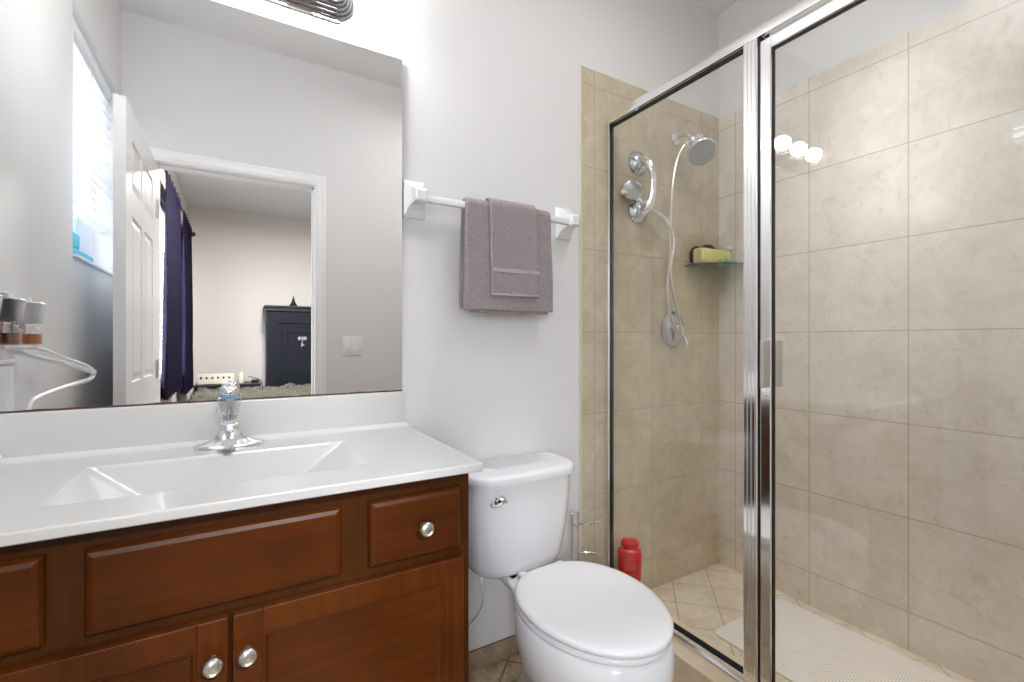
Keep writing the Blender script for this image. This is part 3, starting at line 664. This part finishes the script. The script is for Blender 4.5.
def towel(name, x0, x1, zf, zb, yf, yb, th, label, flare=0.0, seed=1, zt=None, segs=70, lean=0.0, backshift=0.0):
    """draped cloth: closed cross-section in YZ (front drop, over the bar, back drop) swept along X"""
    zt = zt or BZ+.0125
    def centre(s, u):
        # s in 0..1 along the cloth; front hem -> over -> back hem
        ym = (yf+yb)/2; R = (yb-yf)/2
        Lf = zt-zf; Lb = zt-zb; arc = PI*R; T = Lf+arc+Lb; d = s*T
        if d < Lf: return yf, zf+d, 0
        if d < Lf+arc: a = (d-Lf)/R; return ym-R*math.cos(a), zt+R*math.sin(a), a
        return yb, zt-(d-Lf-arc), PI
    rings = []; m_ = 64
    for i in range(segs+1):
        u = i/segs; out, inn = [], []
        edge = min(u, 1-u)*2
        rnd = th/2*math.sqrt(max(0.03, 1-max(0, 1-edge*16)**2))
        for k in range(m_+1):
            s = k/m_; y, z, a = centre(s, u)
            drop = max(0, (zt-z)/(zt-zf)) if a < 1.5 else max(0, (zt-z)/(zt-zb))
            sgn = -1 if a < 1.5 else 1
            w = noise.noise(Vector((u*3.1+seed, drop*1.3, seed*2.7)))*.007*drop + noise.noise(Vector((u*9+seed, drop*3, seed)))*.0025*drop
            x = x0+(x1-x0)*u + (u-.5)*2*flare*drop + lean*drop + (backshift*drop if sgn > 0 else 0) + .003*noise.noise(Vector((seed, drop*5, u*2)))
            hz = .0025*noise.noise(Vector((u*6, seed, 3)))*drop
            ny = -math.cos(a) if a not in (0, PI) else (-1 if a == 0 else 1); nz = math.sin(a) if a not in (0, PI) else 0
            yy_ = y + (w if sgn < 0 else -abs(w)*.3)
            out.append((x, yy_+ny*rnd, z+nz*rnd+hz)); inn.append((x, yy_-ny*rnd, z-nz*rnd+hz))
        rings.append(out+inn[::-1])
    B = MB().loft(rings)
    return obj(name, B, 'terry_cloth', None if label else None, 70, org=((x0+x1)/2, (yf+yb)/2, zf))
bt_ = thing('bath_towel', 'folded mauve grey bath towel draped over the white towel bar', 'towel', (.81, 1.398, 1.23))
def put(o, root):
    o.parent = root; o.location = o.location-Vector(root.location); return o
c = put(towel('cloth', .638, .976, 1.245, 1.250, 1.383, 1.413, .012, 'x', .009, 3, lean=.004, backshift=-.004, zt=BZ+.006), bt_)
c2 = put(towel('inner_fold', .650, .958, 1.235, 1.262, 1.3925, 1.4035, .005, 'x', .002, 5, zt=BZ+.0115, lean=.008), bt_)
ht = thing('hand_towel', 'smaller mauve grey hand towel layered over the bath towel front', 'towel', (.835, 1.39, 1.3))
c = put(towel('cloth', .722, .908, 1.300, 1.36, 1.3715, 1.4245, .009, 'x', .003, 8, zt=BZ+.007, lean=.008), ht)
B = MB(); B.box(.730, .918, 1.3648, 1.3675, 1.372, 1.386, .001, 1); obj('border_band', B, 'towel_band', ht)['label'] = 'flat woven band across the towel'
B = MB(); B.box(.728, .919, 1.3655, 1.3760, 1.2935, 1.3015, .002, 1); obj('hem', B, 'towel_band', ht)

# ------------------------------------------------------------------ toilet
to = thing('toilet', 'white two-piece toilet between the vanity and the shower', 'toilet', (.83, 1.1, 0))
TX = .822
def rrect(xa, xb, ya, yb, z, rf, rb, bow=0.0, n=10):
    """rounded rectangle: front corners radius rf, back corners rb, front bows toward -Y"""
    pts = []
    def arc(cx, cy, r, a0): return [(cx+r*math.cos(a0+PI/2*i/n), cy+r*math.sin(a0+PI/2*i/n)) for i in range(n+1)]
    pts += arc(xa+rf, ya+rf, rf, PI); 
    for i in range(1, 12): t = i/12; pts.append((xa+rf+(xb-xa-2*rf)*t, ya))
    pts += arc(xb-rf, ya+rf, rf, 1.5*PI); pts += arc(xb-rb, yb-rb, rb, 0); pts += arc(xa+rb, yb-rb, rb, PI/2)
    xm = (xa+xb)/2; hw = (xb-xa)/2
    return [(x, y-bow*(1-((x-xm)/hw)**2)*(max(0, (yb-y)/(yb-ya))), z) for x, y in pts]
KX = .818
B = MB(); rings = []
for (z, hw, yf, rf) in ((.372, .125, 1.325, .05), (.376, .145, 1.305, .055), (.390, .160, 1.290, .06), (.42, .170, 1.280, .062), (.52, .182, 1.268, .062), (.62, .189, 1.260, .06), (.692, .191, 1.258, .06)):
    rings.append(rrect(KX-hw, KX+hw, yf+.012, 1.440, z, rf, .02, .016))
B.loft(rings); obj('tank', B, 'porcelain', to, 50)
B = MB(); rings = []
for (z, e) in ((.690, .004), (.6925, .012), (.710, .014), (.718, .010), (.7225, .002), (.724, -.010)):
    rings.append(rrect(KX-.191-e, KX+.191+e, 1.268-e, 1.446, z, .062+e, .02, .018))
B.loft(rings); obj('tank_lid', B, 'porcelain', to, 50)
lv = MB(); lx, lz = .702, .645
lv.lathe([(.020, 0), (.020, .004), (.015, .008), (.013, .018), (.015, .023), (.012, .029), (.001, .031)], (lx, 1.268, lz), (0, -1, 0), 20)
lv.tube([(lx, 1.248, lz), (lx-.012, 1.243, lz-.004), (lx-.028, 1.240, lz-.006), (lx-.044, 1.240, lz-.001)], [.010, .0085, .0075, .0085], 12, flat=.6)
obj('flush_lever', lv, 'chrome', to)
def egg(z, hw, yf, yb, back=.62, ymid=None, n=64, inset=0.0, cx=None):
    """toilet outline: long elliptical front, flatter back of half width back*hw"""
    cx = cx or TX; ym = ymid or (yf+(yb-yf)*.55); pts = []
    for i in range(n):
        a = 2*PI*i/n; c_, s_ = math.cos(a), math.sin(a)
        if s_ <= 0: x = hw*c_*abs(c_)**0.05 if abs(c_) > 1e-6 else 0; y = ym+(ym-yf)*s_
        else:
            p = 2.9; x = hw*math.copysign(abs(c_)**(2/p), c_); y = ym+(yb-ym)*abs(s_)**(2/p)
            x *= 1-(1-back)*((y-ym)/(yb-ym))**1.7
        pts.append((cx+x, y, z))
    return pts
B = MB(); rings = []
for (z, hw, yf, yb, bk) in ((0.0, .112, .93, 1.30, .9), (.02, .112, .93, 1.30, .9), (.05, .100, .945, 1.285, .9), (.12, .100, .925, 1.25, .85), (.19, .128, .850, 1.22, .8), (.24, .158, .785, 1.20, .76), (.29, .181, .748, 1.20, .72), (.34, .191, .738, 1.205, .70), (.395, .188, .743, 1.205, .70), (.402, .183, .750, 1.20, .70), (.404, .175, .762, 1.19, .70)):
    rings.append(egg(z, hw, yf, yb, bk))
B.loft(rings); obj('bowl', B, 'porcelain', to, 60)
B = MB(); rings = []
for (y, hw, z0, z1) in ((1.04, .14, .33, .385), (1.14, .130, .325, .392), (1.20, .105, .32, .385), (1.27, .082, .325, .376), (1.34, .078, .330, .3745), (1.42, .078, .335, .3745)):
    rings.append([(TX+hw*x_, y, z0+(z1-z0)*z_) for x_, z_ in ((-.7, 0), (.7, 0), (.92, .3), (1, .8), (.93, 1), (-.93, 1), (-1, .8), (-.92, .3))])
B.loft(rings); o = obj('rear_deck', B, 'porcelain', to, 30); bv = o.modifiers.new('s', 'SUBSURF'); bv.levels = 2; bv.render_levels = 2
B = MB(); B.box(TX-.06, TX+.072, 1.290, 1.42, .3725, .3745); obj('tank_gasket', B, 'black_gasket', to, 0)
for dx in (-.116, .116):
    obj('bolt_cap', MB().lathe([(.017, 0), (.016, .010), (.009, .018), (.001, .020)], (TX+dx*.78, 1.02, .011+.028), n=16), 'white_plastic', to) if False else None
def plate(zlist, hw, yf, yb, bk=.80):
    B = MB(); B.loft([egg(z, hw-i, yf+i, yb-i, bk) for z, i in zlist]); return B
obj('seat', plate(((.4045, .010), (.406, .003), (.412, .0), (.419, .002), (.422, .008)), .184, .748, 1.200), 'white_plastic', to, 60)
obj('seat_lid', plate(((.4245, .012), (.426, .005), (.431, .001), (.436, .0), (.441, .003), (.4445, .010), (.4465, .026), (.447, .06)), .187, .740, 1.198), 'white_plastic', to, 60)
for dx in (-.07, .07): obj('seat_hinge', MB().box(TX+dx-.014, TX+dx+.014, 1.195, 1.222, .392, .430, .006, 3), 'white_plastic', to)
# water supply
su = thing('supply_hose', 'white water supply hose curving from toilet tank to wall valve', 'hose', (.70, 1.44, .15))
obj('hose', MB().tube([(.700, 1.39, .366), (.702, 1.395, .34), (.714, 1.405, .30), (.722, 1.41, .25), (.705, 1.42, .20), (.670, 1.425, .17), (.630, 1.43, .165)], .006, 10), 'braided_white', su)
obj('coupling_nut', MB().lathe([(.016, 0), (.016, -.006), (.012, -.010), (.012, -.028), (.009, -.036)], (.700, 1.39, .371), n=10), 'white_plastic', su, 20)
obj('valve', MB().lathe([(.022, 0), (.022, .003), (.009, .006), (.009, .030), (.013, .032), (.013, .045), (.002, .047)], (.622, WY-.001, .165), (0, -1, 0), 16), 'chrome', su)

# freestanding paper holder
tp = thing('paper_holder', 'thin chrome wire toilet paper stand between toilet and shower tile', 'toilet paper stand', (1.07, 1.36, 0))
B = MB(); B.tube([(1.075+.075*math.cos(a), 1.355+.065*math.sin(a), .005) for a in [2*PI*i/24 for i in range(25)]], .004, 8)
obj('base_ring', B, 'chrome', tp)
B = MB(); B.tube([(1.058, 1.36, .005), (1.058, 1.36, .505), (1.056, 1.36, .520), (1.052, 1.36, .505), (1.058, 1.358, .470)], .0034, 8, smooth=False)
B.tube([(1.084, 1.36, .005), (1.084, 1.36, .508)], .0034, 8, smooth=False); B.tube([(1.058, 1.36, .470), (1.084, 1.36, .452)], .003, 8, smooth=False)
B.tube([(1.050, 1.355, .005), (1.095, 1.355, .005)], .0034, 8, smooth=False)
obj('upright', B, 'chrome', tp)
B = MB(); B.tube([(1.084, 1.36, .462), (1.11, 1.352, .458), (1.15, 1.345, .462), (1.19, 1.34, .463), (1.207, 1.34, .472)], .0034, 8); obj('arm', B, 'chrome', tp)
B = MB(); B.tube([(1.087+.098*math.cos(a), 1.350+.072*math.sin(a), .325) for a in [2*PI*i/24 for i in range(25)]], .003, 8); obj('basket_ring', B, 'chrome', tp)

# ------------------------------------------------------------------ shower enclosure
AL = 'polished_aluminium'
se = thing('shower_enclosure', 'framed glass shower enclosure with chrome rails along the marble curb', 'shower enclosure', (G, .7, .115))
B = MB()
prof = [(-.018, .0), (-.018, .022), (-.014, .034), (-.006, .042), (.006, .042), (.014, .034), (.018, .022), (.018, .0), (.012, .0), (.012, .006), (-.012, .006), (-.012, .0)]
B.loft([[(G+a, y, 2.024+b_) for a, b_ in prof] for y in (DY, TY)]); obj('header_rail', B, AL, se, 30)
B = MB(); B.box(G-.016, G+.016, DY, TY, .115, .140, .002, 2); B.box(G-.024, G-.014, DY, TY, .1152, .124, .002, 1); obj('sill_rail', B, AL, se, 0)
B = MB(); B.box(G-.014, G+.014, TY-.020, TY, .140, 2.024, .002, 1); obj('wall_channel', B, AL, se, 0)
B = MB(); B.box(G-.004, G+.004, .848, TY-.018, .140, 2.024); obj('fixed_glass', B, 'clear_glass', se, 0)
B = MB(); g0, g1 = .852, TY-.0205
for sx in (-1, 1):
    xa, xb = (G-.0062, G-.0042) if sx < 0 else (G+.0042, G+.0062)
    B.box(xa, xb, g0-.004, g0+.001, .14, 2.024); B.box(xa, xb, g1-.005, g1, .14, 2.024); B.box(xa, xb, g0, g1, .140, .147); B.box(xa, xb, g0, g1, 2.014, 2.0245)
obj('glass_gasket', B, 'black_gasket', se, 0)
B = MB()
B.box(G-.018, G+.018, .8045, .8485, .140, 2.024, .003, 2)
for yc in (.814, .826, .838): B.box(G-.0200, G-.0175, yc-.004, yc+.004, .141, 2.023, .001, 1)
obj('post', B, AL, se, 0)
B = MB().box(G-.012, G+.012, .7985, .8050, .142, 2.022); obj('post_gasket', B, 'black_gasket', se, 0)
B = MB(); B.box(G-.016, G+.016, DY, DY+.03, .140, 2.024, .002, 1); obj('hinge_channel', B, AL, se, 0)
# the swinging door
D0, D1, DZ0, DZ1 = .02, .7985, .146, 2.010
B = MB()
B.box(G-.013, G+.013, D1-.032, D1, DZ0, DZ1, .003, 2); B.box(G-.013, G+.013, D0, D0+.030, DZ0, DZ1, .003, 2)
B.box(G-.0128, G+.0128, D0+.028, D1-.030, DZ1-.034, DZ1-.0002, .002, 1); B.box(G-.0128, G+.0128, D0+.028, D1-.030, DZ0, DZ0+.012, .002, 1)
sd = obj('shower_door', B, AL, se, 0)
B = MB().box(G-.003, G+.003, D0+.028, D1-.030, DZ0+.010, DZ1-.032); obj('door_glass', B, 'clear_glass', sd, 0)
B = MB()
for xa, xb in ((G-.0052, G-.0032), (G+.0032, G+.0052)):
    B.box(xa, xb, D1-.0342, D1-.0315, DZ0+.01, DZ1-.03); B.box(xa, xb, D0+.0295, D0+.034, DZ0+.01, DZ1-.03)
    B.box(xa, xb, D0+.03, D1-.032, DZ0+.011, DZ0+.0155); B.box(xa, xb, D0+.03, D1-.032, DZ1-.0365, DZ1-.0335)
obj('door_gasket', B, 'black_gasket', sd, 0)
B = MB(); B.box(G-.042, G-.013, .770, .782, 1.008, 1.142, .003, 2); B.box(G+.013, G+.040, .762, .782, 1.008, 1.142, .003, 2); obj('door_handle', B, 'satin_nickel', sd, 0)

# shower fittings on the back wall
sh = thing('overhead_shower', 'round chrome shower head with arm high on the tiled wall', 'shower head', (1.72, TY, 2.06))
obj('arm', MB().lathe([(.028, 0), (.028, .004), (.018, .010), (.010, .012)], (1.725, TY, 2.065), (0, -1, 0), 24).tube([(1.725, TY, 2.065), (1.725, 1.42, 2.066), (1.724, 1.385, 2.052), (1.722, 1.368, 2.030)], .009, 12), 'chrome', sh)
obj('diverter', MB().sphere((1.722, 1.36, 2.022), .020).tube([(1.722, 1.372, 2.02), (1.702, 1.372, 2.012), (1.690, 1.375, 2.000)], .010, 12).lathe([(.014, 0), (.016, .010), (.014, .028)], (1.732, 1.348, 2.030), (.8, -.2, .5), 14), 'chrome', sh)
hd = Vector((-.30, -.60, -.74)).normalized(); hc = Vector((1.722, 1.345, 2.006))
B = MB().lathe([(.010, 0), (.013, .014), (.016, .034), (.024, .050), (.046, .066), (.060, .076), (.063, .088), (.060, .093)], hc, hd, 36)
he = obj('spray_head', B, 'chrome', sh, 45)
B = MB().lathe([(.058, .0932), (.057, .0950), (.038, .0955), (.037, .0935), (.022, .0935), (.021, .096), (.001, .097)], hc, hd, 36)
q = Vector((0, 0, 1)).rotation_difference(hd)
for i in range(10):
    a = 2*PI*i/10; B.lathe([(.0045, .094), (.0035, .099), (.0005, .0995)], hc+q @ Vector((.047*math.cos(a), .047*math.sin(a), 0)), hd, 8)
for i in range(5):
    a = 2*PI*i/5; B.lathe([(.005, .093), (.0045, .098), (.0005, .0985)], hc+q @ Vector((.029*math.cos(a), .029*math.sin(a), 0)), hd, 8)
obj('spray_face', B, 'grey_plastic', he, 45)['label'] = 'grey nozzle face'
hs = tag(obj('shower_hose', MB().tube([(1.690, 1.375, 2.000), (1.672, 1.383, 1.97), (1.646, 1.385, 1.91), (1.620, 1.385, 1.794), (1.608, 1.385, 1.62), (1.611, 1.385, 1.512), (1.601, 1.388, 1.425), (1.594, 1.388, 1.36), (1.606, 1.382, 1.253), (1.632, 1.372, 1.180), (1.648, 1.364, 1.160), (1.646, 1.358, 1.185), (1.625, 1.358, 1.26), (1.592, 1.360, 1.37), (1.584, 1.362, 1.44), (1.597, 1.365, 1.50), (1.613, 1.368, 1.56), (1.604, 1.375, 1.62), (1.588, 1.392, 1.664)], .0062, 10), 'hose_grey', None, org=(1.62, 1.37, 1.16)), 'long metallic shower hose hanging down the tiled wall', 'hose')
va = thing('shower_valve', 'round chrome shower valve with lever on tiled wall below hose', 'valve', (1.70, TY, 1.19))
obj('escutcheon', MB().lathe([(.079, 0), (.079, .003), (.073, .008), (.050, .014), (.030, .018), (.001, .0185)], (1.708, TY-.0003, 1.195), (0, -1, 0), 40), 'dark_chrome', va)
obj('lever', MB().lathe([(.022, 0), (.021, .020), (.017, .034), (.002, .036)], (1.708, TY-.018, 1.195), (0, -1, 0), 24).tube([(1.708, TY-.044, 1.190), (1.722, TY-.052, 1.160), (1.738, TY-.058, 1.118)], [.011, .010, .012], 12, flat=.7), 'chrome', va)
gb = thing('suction_grab_bar', 'curved chrome grab handle with two suction cups on shower tile', 'grab bar', (1.488, TY, 1.8))
for z in (1.905, 1.697):
    obj('suction_cup', MB().lathe([(.055, 0), (.054, .003), (.050, .010), (.044, .020), (.032, .030), (.016, .036), (.001, .037)], (1.486, TY-.0003, z), (0, -1, 0), 32), 'dark_chrome', gb)
obj('handle', MB().tube([(1.486, TY-.030, 1.912), (1.489, TY-.060, 1.893), (1.492, TY-.078, 1.850), (1.492, TY-.084, 1.800), (1.492, TY-.078, 1.750), (1.489, TY-.060, 1.708), (1.486, TY-.030, 1.690)], [.022, .020, .015, .0135, .015, .020, .022], 16), 'chrome', gb)
hw_ = thing('hand_shower', 'chrome hand shower wedged behind the suction grab bar', 'hand shower', (1.42, 1.40, 1.73))
dv = Vector((-.55, -.62, .50)).normalized()
obj('spray_head', MB().lathe([(.012, -.028), (.030, -.020), (.042, -.004), (.044, .006), (.040, .010), (.001, .011)], (1.416, 1.418, 1.768), Vector((-.55, -.80, .15)), 30), 'dark_chrome', hw_)
obj('wand', MB().tube([(1.430, 1.428, 1.762), (1.47, 1.428, 1.738), (1.515, 1.418, 1.708), (1.588, 1.392, 1.664)], [.017, .014, .0125, .010], 14), 'chrome', hw_)
obj('white_knob', MB().sphere((1.364, 1.415, 1.752), .012, n=16).tube([(1.364, 1.415, 1.752), (1.392, 1.42, 1.755)], .007, 10), 'soap_white', hw_)
# corner shelf and what lies on it
B = MB(); cxs, cys, R_ = WR-.001, TY-.0005, .255; pts = [(cxs, cys)]
for i in range(21): a = PI+PI/2*i/20; pts.append((cxs+R_*math.cos(a), cys+(R_-.055)*math.sin(a)))
B.loft([[(x, y, z) for x, y in pts] for z in (1.484, 1.492)])
tag(obj('corner_shelf', B, 'shelf_glass', None, 0, org=(WR-.1, TY-.1, 1.484)), 'greenish glass corner shelf in the tiled shower corner', 'shelf')
B = MB(); B.box(1.795, 2.002, 1.362, 1.418, 1.4925, 1.562, .012, 3)
for v in B.bm.verts:
    v.co.z += .006*math.sin((v.co.x-1.795)/.207*PI) if v.co.z > 1.52 else 0; v.co += Vector((.0, .003*math.sin(v.co.x*40), 0))
tag(obj('sponge', B, 'sponge_yellow', None, org=(1.914, 1.382, 1.4925)), 'pale yellow bath sponge on the glass corner shelf', 'sponge')
B = MB(); B.box(1.895, 1.99, 1.325, 1.355, 1.4925, 1.518, .010, 3)  # block that paints the green shelf reflection low on the sponge
tag(obj('green_reflection_block', B, 'reflection_green', None, org=(1.96, 1.33, 1.4925)), 'green block painted as the shelf reflection, in front of yellow sponge', 'sponge')
B = MB(); B.tube([(1.822, 1.436, 1.510), (1.826, 1.436, 1.548), (1.845, 1.437, 1.570), (1.872, 1.437, 1.562), (1.905, 1.437, 1.577), (1.945, 1.437, 1.582), (1.985, 1.437, 1.568)], [.012, .016, .015, .013, .018, .018, .012], 12)
B.box(1.83, 1.98, 1.425, 1.448, 1.4925, 1.56, .008)
tag(obj('scrubber', B, 'dark_scrubber', None, org=(1.9, 1.43, 1.4925)), 'dark brown curved scrubber behind the yellow sponge', 'scrubber')
B = MB(); B.sphere((2.015, 1.40, 1.555), .018, (1, 1, 1.5), 16); B.lathe([(.014, 0), (.014, .03), (.010, .05)], (2.018, 1.40, 1.4925), n=16); B.box(2.002, 2.032, 1.375, 1.42, 1.575, 1.592, .006)
tag(obj('soap_dispenser', B, 'soap_white', None, org=(2.01, 1.395, 1.4925)), 'small white bottle beside the sponge at shelf corner', 'bottle')
# red bottle
rb = thing('shampoo_bottle', 'tall red plastic bottle standing on the shower floor', 'bottle', (1.392, 1.405, .045))
bx, by = 1.392, 1.405
def rot_ring(pts, c, a): 
    return [((x-c[0])*math.cos(a)-(y-c[1])*math.sin(a)+c[0], (x-c[0])*math.sin(a)+(y-c[1])*math.cos(a)+c[1], z) for x, y, z in pts]
A_ = -math.radians(42)
rings = [rot_ring(ell(bx, by, .045+z, a, b_, 36, 3.2), (bx, by), A_) for z, a, b_ in ((.0, .036, .020), (.006, .040, .023), (.05, .042, .024), (.12, .044, .025), (.19, .047, .026), (.228, .0475, .026), (.238, .043, .024), (.241, .036, .022))]
obj('body', MB().loft(rings), 'red_plastic', rb, 50)
rings = [rot_ring(ell(bx, by, .045+z, a, b_, 36, 3.0), (bx, by), A_) for z, a, b_ in ((.2415, .030, .0195), (.252, .030, .0195), (.254, .036, .0215), (.266, .036, .0215), (.270, .031, .020), (.276, .029, .019), (.277, .026, .016))]
obj('cap', MB().loft(rings), 'red_plastic', rb, 50)
def lab(u0, u1, z0, z1, dpt): # label patches on the bottle face
    B = MB(); q = [(bx+u0, by-dpt, z0), (bx+u1, by-dpt, z0), (bx+u1, by-dpt, z1), (bx+u0, by-dpt, z1)]; q2 = [(x, y+.004, z) for x, y, z in q]
    B.loft([rot_ring(q, (bx, by), A_), rot_ring(q2, (bx, by), A_)]); return B
obj('print_panel', lab(-.022, .022, .205, .232, .0275), 'pink_print', rb, 0)['label'] = 'faded pink printed panel'
for k, z in enumerate((.182, .166)):
    B = MB()
    for i in range(4):
        q = [(bx-.022+i*.012, by-.0275, z), (bx-.014+i*.012, by-.0275, z), (bx-.014+i*.012, by-.0275, z+.009), (bx-.022+i*.012, by-.0275, z+.009)]
        B.loft([rot_ring(q, (bx, by), A_), rot_ring([(x, y+.004, zz) for x, y, zz in q], (bx, by), A_)])
    obj('print_row', B, 'pink_print', rb, 0)
obj('print_block', lab(-.018, .016, .112, .142, .0270), 'silver_print', rb, 0)
# bath mat with drainage pattern
mt = bpy.data.materials.new('mat_pattern'); mt.use_nodes = True; nt = mt.node_tree; N = nt.nodes; L = nt.links
b = N['Principled BSDF']; b.inputs['Roughness'].default_value = .55
tc = N.new('ShaderNodeTexCoord'); mp = N.new('ShaderNodeMapping'); mp.inputs['Scale'].default_value = (90, 90, 90); mp.inputs['Rotation'].default_value = (0, 0, .6)
vo = N.new('ShaderNodeTexVoronoi'); vo.inputs['Scale'].default_value = 1.0; vo.inputs['Randomness'].default_value = 0.0
L.new(tc.outputs['Object'], mp.inputs[0]); L.new(mp.outputs[0], vo.inputs['Vector'])
rp = N.new('ShaderNodeValToRGB'); rp.color_ramp.elements[0].position = .24; rp.color_ramp.elements[1].position = .34
rp.color_ramp.elements[0].color = srgb(150, 140, 128); rp.color_ramp.elements[1].color = srgb(226, 218, 210); L.new(vo.outputs['Distance'], rp.inputs[0]); L.new(rp.outputs[0], b.inputs['Base Color'])
MATS['mat_pattern'] = mt
bm_ = thing('bath_mat', 'off-white rubber shower mat lying on the shower floor', 'bath mat', (1.75, .75, .045))
def mat_sheet(x0, x1, y0, y1, z0, th, name, m_):
    B = MB(); nx, ny = 30, 50
    def corner(x, y): return (x, y)
    f = [[(x0+(x1-x0)*i/nx, y0+(y1-y0)*j/ny) for i in range(nx+1)] for j in range(ny+1)]
    R2 = .03
    def rz(x, y): return z0+th+.0016*noise.noise(Vector((x*7, y*7, 1)))
    tops = []
    per = rrect(x0, x1, y0, y1, 0, .03, .03)
    inner = lambda s: [(((x-(x0+x1)/2)*s+(x0+x1)/2), ((y-(y0+y1)/2)*s+(y0+y1)/2)) for x, y, _ in per]
    B.loft([[(x, y, z0) for x, y in inner(1)], [(x, y, z0+th*.8) for x, y in inner(1)], [(x, y, z0+th) for x, y in inner(.985)]])
    return obj(name, B, m_, bm_, 40)
mat_sheet(1.530, 1.985, .18, 1.122, .0452, .007, 'mat_body', 'rubber_mat')
mat_sheet(1.60, 1.915, .24, .83, .0522, .0015, 'drainage_grid', 'mat_pattern')
B = MB()
for i in range(26):
    x = 1.55+.41*random.random(); y = .86+.24*random.random()
    B.lathe([(.0045, 0), (.004, .0008), (.0005, .001)], (x, y, .0522), n=8)
obj('suction_dimple', B, 'bullnose', bm_, 0)
